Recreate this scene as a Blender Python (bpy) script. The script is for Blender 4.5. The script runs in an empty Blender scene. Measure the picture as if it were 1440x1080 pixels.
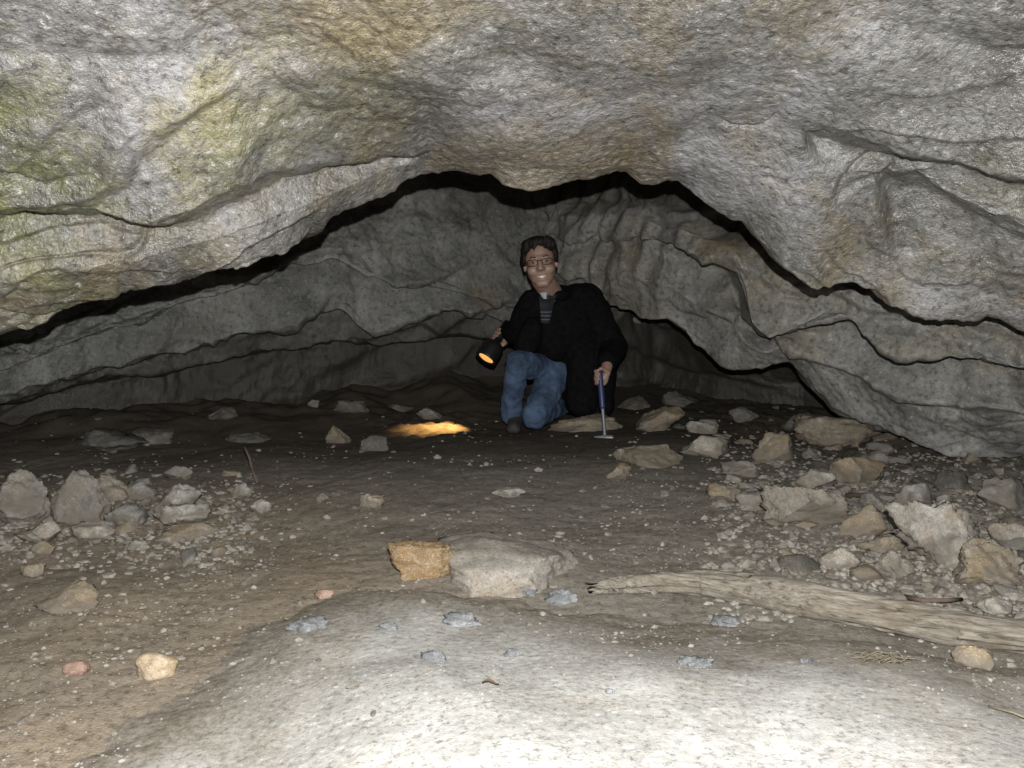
import bpy, bmesh, math, random
import numpy as np
from mathutils import Vector, Matrix
from mathutils.bvhtree import BVHTree

random.seed(4); rng = np.random.default_rng(11)
scene = bpy.context.scene
C = scene.collection
H = 0.70; F = 720/math.tan(math.radians(32.5)); PT = math.radians(7.7)
cp, sp = math.cos(PT), math.sin(PT)

def at(px, py, Y):
    u = (px-720)/F; v = (540-py)/F
    t = Y/(cp+v*sp)
    return Vector((t*u, Y, H+t*(-sp+v*cp)))
def gp(px, py, z=0.0):
    u = (px-720)/F; v = (540-py)/F
    dz = -sp+v*cp
    t = (z-H)/dz
    return Vector((t*u, t*(cp+v*sp), z))

# ------------------------------------------------------------ noise
perm = rng.permutation(256); G = rng.normal(size=(256,3)); G /= np.linalg.norm(G,axis=1)[:,None]
def perlin(P):
    i = np.floor(P).astype(np.int64); f = P-i
    u = f*f*f*(f*(f*6-15)+10)
    out = 0
    for dx in (0,1):
        for dy in (0,1):
            for dz in (0,1):
                h = perm[(perm[(perm[(i[:,0]+dx)&255]+i[:,1]+dy)&255]+i[:,2]+dz)&255]
                g = G[h]
                d = g[:,0]*(f[:,0]-dx)+g[:,1]*(f[:,1]-dy)+g[:,2]*(f[:,2]-dz)
                w = (u[:,0] if dx else 1-u[:,0])*(u[:,1] if dy else 1-u[:,1])*(u[:,2] if dz else 1-u[:,2])
                out = out+d*w
    return out*1.5
def fbm(P, o=4, gain=.5):
    a = 1; s = 0; P = P.copy()
    for k in range(o):
        s = s+a*perlin(P+k*17.3); P = P*2.03; a *= gain
    return s
def billow(P, o=3):
    a = 1; s = 0; P = P.copy()
    for k in range(o):
        s = s+a*np.abs(perlin(P+k*9.1)); P = P*2.1; a *= .5
    return s
def sstep(a, b, x):
    t = np.clip((x-a)/(b-a), 0, 1); return t*t*(3-2*t)

# ------------------------------------------------------------ object helpers
def link(o, mat=None, parent=None):
    C.objects.link(o)
    if mat: o.data.materials.append(mat)
    if parent: o.parent = parent
    return o
def tag(o, label=None, cat=None, group=None, kind=None):
    if label: o['label'] = label
    if cat: o['category'] = cat
    if group: o['group'] = group
    if kind: o['kind'] = kind
    return o
def empty(name, loc):
    o = bpy.data.objects.new(name, None); o.empty_display_size = .05
    C.objects.link(o); o.location = loc; return o
def fast_mesh(name, V, Fq):
    V = np.asarray(V, np.float32); Fq = np.asarray(Fq, np.int32)
    k = Fq.shape[1]; me = bpy.data.meshes.new(name)
    me.vertices.add(len(V)); me.vertices.foreach_set('co', V.ravel())
    me.loops.add(Fq.size); me.loops.foreach_set('vertex_index', Fq.ravel())
    me.polygons.add(len(Fq))
    me.polygons.foreach_set('loop_start', np.arange(0, Fq.size, k, dtype=np.int32))
    me.polygons.foreach_set('use_smooth', np.ones(len(Fq), bool))
    me.update(calc_edges=True); me.validate()
    return me
def grid_faces(nv, nu):
    i = np.arange(nv*nu).reshape(nv, nu)
    return np.stack([i[:-1,:-1], i[:-1,1:], i[1:,1:], i[1:,:-1]], -1).reshape(-1,4)
def set_attr(me, name, vals):
    a = me.attributes.new(name, 'FLOAT', 'POINT'); a.data.foreach_set('value', np.asarray(vals, np.float32).ravel())
def mobj(name, V, Fl, mat, parent=None, origin=(0,0,0), smooth=True):
    me = bpy.data.meshes.new(name)
    o_ = Vector(origin)
    me.from_pydata([tuple(Vector(v)-o_) for v in V], [], Fl)
    if smooth: me.polygons.foreach_set('use_smooth', [True]*len(me.polygons))
    me.update()
    o = bpy.data.objects.new(name, me); link(o, mat, parent)
    if not parent: o.location = o_
    return o

# ------------------------------------------------------------ materials
class NT:
    def __init__(s, name):
        s.m = bpy.data.materials.new(name); s.m.use_nodes = True
        s.t = s.m.node_tree; s.b = s.t.nodes['Principled BSDF']
    def n(s, ty, **kw):
        nd = s.t.nodes.new(ty)
        for k, v in kw.items():
            if k.startswith('_'): setattr(nd, k[1:], v)
            else:
                key = k.replace('__', ' ')
                s.put(nd.inputs[key], v)
        return nd
    def put(s, inp, v):
        if isinstance(v, bpy.types.NodeSocket): s.t.links.new(v, inp)
        elif isinstance(v, tuple) and len(v) == 3 and inp.type == 'RGBA': inp.default_value = (*v, 1)
        else: inp.default_value = v
    def coord(s): return s.n('ShaderNodeTexCoord').outputs['Object']
    def noise(s, co, scale, detail=6, rough=.6, dist=0):
        return s.n('ShaderNodeTexNoise', Vector=co, Scale=scale, Detail=detail, Roughness=rough, Distortion=dist).outputs['Fac']
    def ramp(s, fac, stops):
        r = s.n('ShaderNodeValToRGB', Fac=fac); e = r.color_ramp.elements
        while len(e) < len(stops): e.new(.5)
        for k, (p, c) in enumerate(stops):
            e[k].position = p; e[k].color = (*c, 1) if isinstance(c, tuple) else (c, c, c, 1)
        return r.outputs['Color']
    def mix(s, fac, a, b, mode='MIX'):
        x = s.n('ShaderNodeMix', _data_type='RGBA', _blend_type=mode)
        s.put(x.inputs[0], fac); s.put(x.inputs[6], a); s.put(x.inputs[7], b)
        return x.outputs[2]
    def math(s, op, a, b=0.0):
        x = s.n('ShaderNodeMath', _operation=op); s.put(x.inputs[0], a); s.put(x.inputs[1], b); return x.outputs[0]
    def attr(s, name): return s.n('ShaderNodeAttribute', _attribute_name=name).outputs['Fac']
    def bump(s, h, strength, dist, normal=None):
        b = s.n('ShaderNodeBump', Height=h, Strength=strength, Distance=dist)
        if normal: s.put(b.inputs['Normal'], normal)
        return b.outputs['Normal']

def mulc(c, k): return tuple(min(.85, x*k) for x in c)
def rock_mat(name, dark, mid, pale, ochre, och=(.52,.7), sc=1.0, rough=(.4,.8), bump=.5, moss=False, blend=None, tint=False, wet=.5, stain_shade=False, dirt=False, fb=170, fbd=.004):
    k = NT(name); co = k.coord(); raw = co
    if tint:
        oi = k.n('ShaderNodeObjectInfo').outputs['Random']
        off = k.n('ShaderNodeCombineXYZ'); k.put(off.inputs[0], k.math('MULTIPLY', oi, 37.)); k.put(off.inputs[1], k.math('MULTIPLY', oi, 11.))
        va = k.n('ShaderNodeVectorMath', _operation='ADD'); k.put(va.inputs[0], co); k.put(va.inputs[1], off.outputs[0]); co = va.outputs[0]
    big = k.noise(co, 2.0*sc, 6, .70, .4)
    fine = k.noise(co, 48*sc, 4, .80)
    base = k.ramp(big, [(.32, dark), (.5, mid), (.66, pale)])
    o = k.ramp(k.noise(co, 1.25*sc, 5, .72, .6), [(och[0], 0.), (och[1], 1.)])
    c = k.mix(o, base, ochre)
    if moss:
        mn = k.noise(co, 2.7, 5, .74)
        mm = k.math('MULTIPLY', k.attr('moss'), k.ramp(mn, [(.44, 0.), (.62, .8)]))
        c = k.mix(mm, c, k.ramp(big, [(.4, (.145,.155,.055)), (.6, (.235,.205,.098))]))
    c = k.mix(k.ramp(fine, [(.34, .75), (.49, 0.), (.58, 0.), (.70, .8)]), c, k.ramp(fine, [(.45, mulc(dark,.45)), (.55, mulc(pale,1.5))]))
    if stain_shade:
        sn_ = k.math('ADD', k.attr('stain_shade'), k.math('MULTIPLY', k.math('SUBTRACT', k.noise(co, 3.2, 5, .7), .5), 1.1))
        c = k.mix(k.ramp(sn_, [(.25, 0.), (.8, .95)]), c, (.028,.024,.019))  # soil stain low on the walls, plus shadow painted into their tops
    if blend:
        bm_ = k.math('ADD', k.attr('mask'), k.math('MULTIPLY', k.math('SUBTRACT', k.noise(co, 4.5, 6, .78), .5), 1.9))
        c = k.mix(k.ramp(bm_, [(.1, 0.), (.85, 1.)]), k.mix(k.ramp(fine, [(.4, 0.), (.6, 1.)]), mulc(blend,.55), blend), c)
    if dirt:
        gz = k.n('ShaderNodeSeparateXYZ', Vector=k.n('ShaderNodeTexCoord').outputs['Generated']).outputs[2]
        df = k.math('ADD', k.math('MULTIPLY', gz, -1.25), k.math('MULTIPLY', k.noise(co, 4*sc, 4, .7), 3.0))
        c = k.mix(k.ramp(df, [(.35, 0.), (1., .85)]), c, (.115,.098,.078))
    k.put(k.b.inputs['Base Color'], c)
    k.put(k.b.inputs['Roughness'], k.ramp(big, [(.38, rough[0]), (.64, rough[1])]))
    k.b.inputs['Specular IOR Level'].default_value = wet
    n1 = k.bump(k.noise(co, 40*sc, 5, .72), bump, .010/sc)
    k.put(k.b.inputs['Normal'], k.bump(k.noise(co, fb*sc, 2, .7), bump, fbd/sc, n1))
    return k.m
def plain(name, col, rough=.7, var=.25, sc=30, bump=.2, bd=.003, metal=0, spec=.5):
    k = NT(name); co = k.coord()
    nz = k.noise(co, sc, 4, .6)
    k.put(k.b.inputs['Base Color'], k.ramp(nz, [(.3, tuple(x*(1-var) for x in col)), (.7, tuple(min(1, x*(1+var)) for x in col))])); k.b.inputs['Roughness'].default_value = rough
    k.b.inputs['Metallic'].default_value = metal; k.b.inputs['Specular IOR Level'].default_value = spec
    if bump: k.put(k.b.inputs['Normal'], k.bump(k.noise(co, sc*3, 2, .6), bump, bd))
    return k.m

M_roof = rock_mat('wet_cave_roof', (.072,.068,.059), (.148,.144,.135), (.275,.27,.276), (.185,.15,.096), (.49,.66), rough=(.22,.44), moss=True, wet=.75, bump=.75, fb=120, fbd=.005)
M_wallL = rock_mat('left_wall_rock', (.052,.053,.047), (.112,.112,.103), (.188,.189,.177), (.12,.096,.063), (.54,.74), rough=(.45,.8), stain_shade=True, bump=.65)
M_wallR = rock_mat('right_wall_rock', (.068,.066,.058), (.148,.145,.132), (.232,.229,.213), (.168,.138,.092), (.50,.70), rough=(.4,.75), stain_shade=True, bump=.6)
M_slab = rock_mat('pale_slab', (.20,.195,.18), (.295,.288,.270), (.365,.36,.345), (.28,.255,.215), (.50,.72), sc=1.8, rough=(.9,.97), bump=.30, blend=(.175,.153,.124), wet=.06)
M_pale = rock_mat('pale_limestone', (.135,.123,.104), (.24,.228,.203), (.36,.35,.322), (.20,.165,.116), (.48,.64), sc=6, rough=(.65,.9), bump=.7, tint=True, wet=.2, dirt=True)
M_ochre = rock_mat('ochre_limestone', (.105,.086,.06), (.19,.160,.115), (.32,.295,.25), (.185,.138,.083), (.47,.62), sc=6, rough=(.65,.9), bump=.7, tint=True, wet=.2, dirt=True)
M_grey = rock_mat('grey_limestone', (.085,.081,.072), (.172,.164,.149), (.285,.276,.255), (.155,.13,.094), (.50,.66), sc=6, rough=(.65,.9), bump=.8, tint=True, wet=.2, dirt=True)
M_far = rock_mat('dark_far_stone', (.045,.041,.035), (.09,.084,.073), (.155,.148,.133), (.085,.068,.046), (.50,.66), sc=6, rough=(.65,.9), bump=.8, tint=True, wet=.2)  # darker version of the grey limestone, for far and recessed stones
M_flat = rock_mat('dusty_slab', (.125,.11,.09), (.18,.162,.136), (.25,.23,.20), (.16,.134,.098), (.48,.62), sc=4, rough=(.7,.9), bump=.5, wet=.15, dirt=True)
M_hump = rock_mat('dusty_hump', (.15,.135,.113), (.21,.192,.165), (.275,.256,.228), (.18,.15,.113), (.5,.66), sc=3, rough=(.8,.95), bump=.45, wet=.1)
M_clod = rock_mat('ashy_clod', (.06,.062,.064), (.135,.139,.142), (.23,.238,.245), (.12,.11,.10), (.55,.7), sc=8, rough=(.7,.95), bump=.9, tint=True, wet=.15)
M_tan = rock_mat('smooth_tan_stone', (.18,.135,.085), (.25,.195,.13), (.33,.275,.205), (.23,.16,.085), (.5,.65), sc=7, rough=(.5,.7), bump=.25, tint=True, wet=.3)
M_red = rock_mat('reddish_stone', (.12,.072,.055), (.17,.11,.082), (.24,.165,.13), (.15,.09,.06), (.5,.65), sc=7, rough=(.5,.7), bump=.25, tint=True, wet=.3)
M_centre = rock_mat('ochre_white_block', (.10,.068,.038), (.185,.132,.073), (.36,.32,.26), (.18,.115,.055), (.42,.58), sc=6, rough=(.65,.9), bump=.8, wet=.2)

def soil_mat():
    k = NT('cave_soil'); co = k.coord()
    big = k.noise(co, 1.1, 6, .70, .4)
    c = k.ramp(big, [(.32, (.112,.098,.08)), (.5, (.163,.147,.124)), (.68, (.225,.208,.182))])
    c = k.mix(k.math('MULTIPLY', k.attr('mask'), k.ramp(big, [(.38, .25), (.6, .85)])), c, (.185,.143,.096))
    c = k.mix(k.math('MULTIPLY', k.attr('far_dark'), .90), c, (.042,.034,.026))  # soil colour gets darker towards the far end
    f = k.noise(co, 60, 5, .80)
    c = k.mix(k.ramp(f, [(.32, .8), (.5, 0.)]), c, (.040,.034,.027))
    c = k.mix(k.math('MULTIPLY', k.ramp(f, [(.56, 0.), (.72, .5)]), k.math('SUBTRACT', 1.0, k.math('MULTIPLY', k.attr('far_dark'), .8))), c, (.29,.265,.23))
    k.put(k.b.inputs['Base Color'], c); k.b.inputs['Roughness'].default_value = .95; k.b.inputs['Specular IOR Level'].default_value = .1
    n1 = k.bump(k.noise(co, 60, 5, .75), .35, .008)
    k.put(k.b.inputs['Normal'], k.bump(k.noise(co, 190, 2, .7), .5, .004, n1))
    return k.m
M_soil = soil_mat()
def gravel_mat():
    k = NT('gravel_chips'); co = k.coord()
    c = k.ramp(k.noise(co, 9., 3, .9), [(.3, (.07,.06,.047)), (.47, (.135,.119,.098)), (.58, (.22,.205,.18)), (.63, (.155,.13,.097)), (.74, (.33,.315,.29))])
    k.put(k.b.inputs['Base Color'], c); k.b.inputs['Roughness'].default_value = .95
    return k.m
M_gravel = gravel_mat()

# ------------------------------------------------------------ lofted rock sheets
CAM = np.array([0,0,H])
def saw(s):
    """bedding profile: swells slowly down the face then tucks back under over a short soft step"""
    f = (-s) % 1.0
    up = (f/.88)**1.8; dn = 1-sstep(.88, 1., f)
    return np.where(f < .88, up, dn)
def loft(name, mat, us, rows, segs, amp=1., strata=None, smooth=2, mossf=None, seed=0., lo=.05, stain_shade=None, flute=None, rugged=1., grit=1., smask=None, groove=.013):
    out = []; vv = []
    for r in range(len(rows)-1):
        n = segs[r]
        for q in range(n):
            t = q/n; out.append(rows[r]*(1-t)+rows[r+1]*t); vv.append(r+t)
    out.append(rows[-1]); vv.append(len(rows)-1)
    A = np.array(out); vv = np.array(vv)
    for _ in range(smooth):
        A[1:-1] = .25*A[:-2]+.5*A[1:-1]+.25*A[2:]
        A[:,1:-1] = .25*A[:,:-2]+.5*A[:,1:-1]+.25*A[:,2:]
    nv, nu = A.shape[:2]
    S_ = A.copy()
    for _ in range(30):
        S_[1:-1] = .25*S_[:-2]+.5*S_[1:-1]+.25*S_[2:]
        S_[:,1:-1] = .25*S_[:,:-2]+.5*S_[:,1:-1]+.25*S_[:,2:]
    du = np.gradient(S_, axis=1); dv = np.gradient(S_, axis=0)
    N = np.cross(du, dv); N /= (np.linalg.norm(N, axis=2)[:,:,None]+1e-9)
    if np.mean(np.sum(N*(CAM-A), axis=2)[: nv//2]) < 0: N = -N
    P = A.reshape(-1,3); Nn = N.reshape(-1,3); Q = P+seed
    warp = np.stack([fbm(Q*1.4+5,3), fbm(Q*1.4+15,3), fbm(Q*1.4+25,3)], 1)
    d = lo*fbm(Q*1.4+.3*warp, 3)
    rg = sstep(-.1,.45,perlin(Q*.9+12))
    d += rugged*(.005+.019*rg)*(billow(Q*3.0+.6*warp, 4)-.35)
    d += rugged*(.002+.006*rg)*fbm(Q*10+warp, 4, .55)
    pit = perlin(Q*13+1.2*warp); d -= rugged*.007*sstep(.28,.6,pit)*rg
    pit2 = perlin(Q*31+1.2*warp); d -= grit*.0018*sstep(.2,.55,pit2)
    sm_ = 1. if smask is None else smask(P)
    an = np.array([.45,.45,1.8])
    d -= groove*sstep(.028, .0, np.abs(perlin(Q*1.7*an+.7*warp)))*sstep(-.0,.3,perlin(Q*1.1+40))*sm_
    d += grit*.0015*fbm(Q*44, 3, .65)
    if strata:
        kk, sa = strata
        s = P[:,2]*kk+.33*np.abs(P[:,0])*kk+.55*warp[:,0]+.10*fbm(Q*5,3)
        d += sm_*sa*(saw(s)-.35)*sstep(-.2,.25,perlin(Q*.9+77))
        s2 = s*2.6+.5*warp[:,1]
        d += sm_*.28*sa*(saw(s2)-.3)*sstep(-.0,.4,perlin(Q*1.3+7))
    if flute is not None:
        d += flute(P)
    P2 = P+Nn*(d*amp)[:,None]
    me = fast_mesh(name, P2, grid_faces(nv, nu))
    if mossf is not None: set_attr(me, 'moss', mossf(P2))
    if stain_shade is not None: set_attr(me, 'stain_shade', np.repeat(np.interp(vv, range(len(rows)), stain_shade), nu))
    o = bpy.data.objects.new(name, me); link(o, mat); tag(o, kind='structure')
    return o
def cols(dense, lo, hi, step, wide=40):
    return np.concatenate([np.linspace(lo, dense[0], wide, endpoint=False), np.arange(dense[0], dense[1], step), np.linspace(dense[1], hi, wide)])
def row(us, pyk, Yk, sm=7, jag=0., js=0.):
    py = np.interp(us, [p for p,_ in pyk], [q for _,q in pyk])
    Y = np.interp(us, [p for p,_ in Yk], [q for _,q in Yk])
    ker = np.ones(sm)/sm
    pad = lambda a: np.convolve(np.pad(a, sm//2, mode='edge'), ker, 'valid')
    py = pad(py); Y = pad(pad(Y))
    if jag:
        q = np.stack([us/75., us*0+js, us*0], 1); py = py+jag*fbm(q, 4, .6)
    u = (us-720)/F; v = (540-py)/F; t = Y/(cp+v*sp)
    return np.stack([t*u, Y, H+t*(-sp+v*cp)], 1)

us = cols((-120,1560), -1400, 2840, 2.2)
E_py = [(-1400,900),(-900,790),(-500,640),(0,476),(60,458),(130,420),(200,400),(270,382),(330,374),(390,356),(420,340),(450,308),(520,280),(575,248),(605,228),(650,228),(690,242),(712,262),(768,264),(800,246),(850,234),(880,234),(910,248),(950,250),(1000,285),(1050,320),(1090,368),(1150,414),(1200,408),(1250,430),(1300,441),(1440,458),(1900,600),(2400,780),(2840,900)]
E_Y = [(-1400,1.9),(-500,2.1),(0,2.15),(340,2.25),(600,2.5),(720,2.4),(900,2.5),(1100,2.4),(1250,2.42),(1440,2.35),(1900,2.1),(2840,1.9)]
C_py = [(-1400,560),(-500,400),(0,298),(120,312),(190,323),(250,319),(310,288),(370,252),(440,236),(530,223),(600,206),(700,215),(760,220),(850,205),(900,200),(1000,190),(1100,180),(1160,186),(1220,206),(1280,227),(1340,229),(1440,262),(1900,360),(2840,560)]
C_Y = [(-1400,1.6),(0,1.86),(340,2.02),(600,2.33),(720,2.28),(900,2.28),(1160,2.0),(1440,1.87),(2840,1.6)]
D_py = [(-1400,760),(-500,520),(0,395),(190,365),(310,330),(450,275),(600,218),(720,238),(900,225),(1000,238),(1100,255),(1200,245),(1280,255),(1350,290),(1440,326),(1900,480),(2840,760)]
D_Y = [(-1400,1.75),(0,2.0),(340,2.16),(600,2.43),(720,2.34),(900,2.4),(1160,2.14),(1440,2.03),(2840,1.75)]
A = row(us, [(-1400,-80),(2840,-80)], [(-1400,1.3),(0,1.48),(720,1.6),(1440,1.48),(2840,1.3)])
B = row(us, [(-1400,150),(0,70),(720,90),(1440,60),(2840,150)], [(-1400,1.5),(0,1.66),(720,1.92),(1440,1.66),(2840,1.5)])
Cr = row(us, C_py, C_Y, 7, 5., 3.3); D = row(us, D_py, D_Y, 7, 4., 3.6); E = row(us, E_py, E_Y, 5, 11., 7.7)
mC = (sstep(640,540,us)+sstep(1120,1180,us))[:,None]
mD = (sstep(1230,1290,us))[:,None]
C2 = Cr+mC*np.array([0,.13,.012]); D2 = D+mD*np.array([0,.11,.012])
Q0 = A*np.array([1.9,0,0])+np.array([0,-.9,1.75]); P0 = A*np.array([1.35,0,0])+np.array([0,.6,0]); P0[:,2] = A[:,2]+.22
E2 = E+np.array([0,.05,.015]); G1 = E+np.array([0,.20,.15]); G2 = E+np.array([0,.75,.32]); G3 = E*np.array([1.9,0,.4])+np.array([0,5.6,1.2])
def mossf(P):
    return np.clip(1.0*sstep(-.2,-.9,P[:,0])*sstep(2.25,1.8,P[:,1])+.28*sstep(.2,-.6,P[:,0])+.2*sstep(.3,.8,P[:,0])*sstep(-.1,.4,fbm(P*1.1+3,2)),0,1)
smf = lambda P: 1-.9*sstep(1.05,1.12,P[:,2])*sstep(1.25,.75,np.abs(P[:,0]))
loft('cave_ceiling', M_roof, us, [Q0,P0,A,B,Cr,C2,D,D2,E,E2,G1,G2,G3], [6,14,64,64,12,60,12,60,8,12,20,20], strata=(4.0,.034), mossf=mossf, lo=.028, rugged=1.0, smooth=1, grit=1.2, smask=smf, groove=.013)

# left wall of the chamber
us = cols((-100,830), -1400, 900, 2.4)
Ya = [(-1400,2.2),(-600,2.75),(0,3.25),(150,3.5),(300,3.75),(400,3.9),(520,4.1),(630,4.25),(700,4.4),(780,4.65),(900,4.8)]
sh = lambda k, L: [(p, q+k) for p, q in L]
L0 = row(us, [(-1400,120),(900,60)], sh(.25,Ya)); L1 = row(us, [(-1400,560),(-600,480),(0,430),(300,330),(500,285),(600,278),(900,290)], sh(.08,Ya))
La = row(us, [(-1400,760),(-600,600),(0,515),(150,462),(300,412),(400,374),(470,362),(520,388),(560,400),(630,408),(700,421),(780,432),(900,450)], sh(-.06,Ya), 7, 8., 1.1)
La2 = La+np.array([.02,.11,.012])
Lb = row(us, [(-1400,820),(-600,660),(0,566),(100,528),(200,505),(330,474),(420,452),(480,434),(510,464),(540,468),(570,450),(640,434),(700,445),(780,470),(900,480)], sh(.0,Ya), 7, 8., 2.1)
Lb2 = Lb+np.array([.03,.20,.012])
Lm = Lb2+np.array([-.01,.02,0]); Lm[:,2] = Lb2[:,2]*.55+.07
Lm2 = Lm+np.array([.01,.20,.0])
Lc = Lb+np.array([.0,.40,0]); Lc[:,2] = .06
Ld = Lb+np.array([.0,.15,0]); Ld[:,2] = -.25
loft('cave_wall', M_wallL, us, [L0,L1,La,La2,Lb,Lb2,Lm,Lm2,Lc,Ld], [16,50,60,10,50,10,34,12,24,20], strata=(3.6,.045), seed=31., stain_shade=[1,.40,.0,.27,.26,.62,.72,.95,1,1], rugged=1.8)  # top rows painted dark as shadow behind the lip, lower rows soil-stained

# back and right wall
us = cols((690,1560), 600, 2840, 2.2, 30)
Yr = [(600,4.95),(740,4.75),(800,4.45),(850,4.3),(900,4.0),(965,3.65),(1040,3.4),(1100,3.25),(1190,3.05),(1300,2.88),(1440,2.72),(1900,2.5),(2840,2.1)]
W0 = row(us, [(600,60),(1000,100),(2840,120)], sh(.35,Yr)); W1 = row(us, [(600,282),(900,280),(1000,300),(1100,340),(1440,400),(2840,600)], sh(.08,Yr))
Wa = row(us, [(600,355),(800,335),(850,328),(900,332),(965,348),(1035,395),(1052,450),(1080,478),(1140,467),(1190,457),(1260,492),(1330,500),(1440,525),(1900,560),(2840,720)], sh(-.10,Yr), 7, 5., 4.4)
mW = (sstep(900,980,us)*(1-.4*sstep(1300,1440,us)))[:,None]
Wa2 = Wa+np.array([.02,.05,.008])+mW*np.array([.03,.24,.012])
Wb = row(us, [(600,430),(800,425),(850,418),(900,452),(940,456),(970,490),(1020,512),(1080,523),(1110,502),(1140,545),(1190,586),(1240,604),(1330,638),(1400,645),(1440,645),(1900,720),(2840,900)],
         [(600,4.9),(740,4.75),(850,4.25),(940,3.85),(1020,3.6),(1110,3.42),(1190,3.3),(1330,3.02),(1440,2.92),(1900,2.6),(2840,2.1)], 7, 5., 5.5)
Wm = (Wa2+Wb)/2+np.array([-.03,-.10,0]); Wm1 = (W1+Wa)/2+np.array([-.02,-.05,0])
und = (sstep(1400,1180,us)*(.35+.65*sstep(840,930,us)))[:,None]
Wb2 = Wb+np.array([.05,.08,.012])+und*np.array([.15,.72,.06])
Wc = Wb2+np.array([0,.22,0]); Wc[:,2] = np.minimum(Wb2[:,2]-.05, .14)
Wd = Wc.copy(); Wd[:,2] = -.3
def flute(P):
    m = sstep(.95,.55,P[:,0])*sstep(.25,.5,P[:,2])
    q = np.stack([P[:,0]*7+.8*np.sin(P[:,2]*3), P[:,1]*2.5, P[:,2]*1.1+4], 1)
    return m*.085*(.4-billow(q, 2))
loft('cave_wall', M_wallR, us, [W0,W1,Wm1,Wa,Wa2,Wm,Wb,Wb2,Wc,Wd], [18,24,28,45,14,44,54,24,30,16], strata=(3.8,.042), seed=63., stain_shade=[1,.62,.0,.02,.28,.0,.08,.97,1,1], flute=flute, rugged=1.0, groove=.020)  # painted shadow along the wall top, dirty brown in the hollow

# unseen dome added to stop sky light leaking into the chamber
hv = []; na = 40; ys = [-.5,1,3,5,7,7.6]
for y in ys:
    for a in range(na+1):
        th = math.pi*a/na; r = 1+.05*math.sin(a*1.7+y)
        hv.append((6.0*math.cos(th)*r, y, 3.1*math.sin(th)*r-.3))
hf = grid_faces(len(ys), na+1).tolist()
c0 = len(hv); hv.append((0,8.2,.4)); b0 = (len(ys)-1)*(na+1)
o = mobj('unseen_hill', hv, [tuple(f) for f in hf]+[(b0+a, b0+a+1, c0) for a in range(na)], M_soil); tag(o, kind='structure')

# ------------------------------------------------------------ ground
POOL = gp(612,598)
def hlow(x, y):
    P = np.stack([x, y, np.zeros_like(x)+3.3], 1)
    return sstep(7.,5.,np.abs(y))*.030*fbm(P*1.2, 2)
def hgt(x, y):
    x = np.atleast_1d(np.asarray(x, float)); y = np.atleast_1d(np.asarray(y, float))
    P = np.stack([x, y, np.zeros_like(x)+3.3], 1)
    near = sstep(7.,5.,np.abs(y))
    bank = .08*sstep(-.75,.15, y-(4.55+.47*np.minimum(x,0)))*sstep(.6,.0,x)*(.8+.9*fbm(P*2.6,3))*sstep(9,6,y)
    bp = sstep(.40,.10,np.hypot(x-POOL.x,(y-POOL.y)*.8))
    rub = sstep(.75,1.2,x)*sstep(1.5,2.0,y)
    return hlow(x,y)+near*((.006+.014*rub)*fbm(P*5.5, 3)+(.0028+.008*bp+.006*rub)*fbm(P*24, 3, .6)+.014*bp*fbm(P*9,2)) + .05*sstep(4.2,5.2,y)+bank
edge_px = [(40,1130),(160,1040),(270,955),(360,890),(470,850),(600,840),(760,850),(900,868),(1100,892),(1300,922),(1440,948),(1700,995),(2100,1080)]
poly = [tuple(gp(*p)[:2]) for p in edge_px]+[(2.2,.3),(1.5,-.3),(-.7,-.3),(-.70,.4)]
poly = np.array(poly)
def sdist(x, y):
    p = np.stack([x, y], 1); a = poly; b = np.roll(poly, -1, axis=0)
    dmin = np.full(len(x), 9.); ins = np.zeros(len(x), bool)
    for k in range(len(a)):
        e = b[k]-a[k]; w = p-a[k]
        t = np.clip((w@e)/(e@e), 0, 1); d = np.linalg.norm(w-t[:,None]*e, axis=1)
        dmin = np.minimum(dmin, d)
        c = ((a[k][1] > p[:,1]) != (b[k][1] > p[:,1])) & (p[:,0] < (b[k][0]-a[k][0])*(p[:,1]-a[k][1])/(b[k][1]-a[k][1]+1e-12)+a[k][0])
        ins ^= c
    return np.where(ins, dmin, -dmin)
def slab_h(x, y):
    x = np.atleast_1d(np.asarray(x, float)); y = np.atleast_1d(np.asarray(y, float))
    P = np.stack([x, y, np.zeros_like(x)+8.1], 1)
    s = sdist(x, y)+.09*fbm(P*2.6, 5, .6)
    w = sstep(-.1,.15,s); g = hgt(x, y)*(1-w)+hlow(x, y)*w
    return g-.012+.016*sstep(-.16,.10,s)+.092*sstep(-.08, .75, sdist(x,y)+.03*fbm(P*2,2))+sstep(-.05,.25,s)*(.011*fbm(P*2.2, 3)+.0013*fbm(P*12, 2)+.0007*fbm(P*60,2)), s
def top(x, y):
    return float(max(hgt(x, y)[0], slab_h(x, y)[0][0]))

xs = np.concatenate([np.array([-200,-60,-20,-9,-6,-4.5,-3.6]), np.linspace(-3.0,3.0,520), np.array([3.6,4.5,6,9,20,60,200])])
yd = [0.55]
while yd[-1] < 5.6: yd.append(yd[-1]*1.0046)
ysg = np.concatenate([np.array([-200,-60,-20,-8,-4,-2,-1,-.4,0,.25,.42]), np.array(yd), np.array([6.2,7,8,12,40,200])])
X, Yg = np.meshgrid(xs, ysg)
x, y = X.ravel(), Yg.ravel(); z = hgt(x, y)
z -= .12*sstep(.06,.25,sdist(x,y))        # tucked under the slab
me = fast_mesh('ground', np.stack([x, y, z], 1), grid_faces(*X.shape))
m = sstep(2.7,1.5,y)*sstep(.25,-.6,x)+.8*sstep(3.2,2.2,y)*sstep(-.2,-1.0,x)
set_attr(me, 'mask', np.clip(m,0,1)); set_attr(me, 'far_dark', sstep(2.3,3.5,y))
o = bpy.data.objects.new('ground', me); link(o, M_soil); tag(o, kind='structure')

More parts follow.
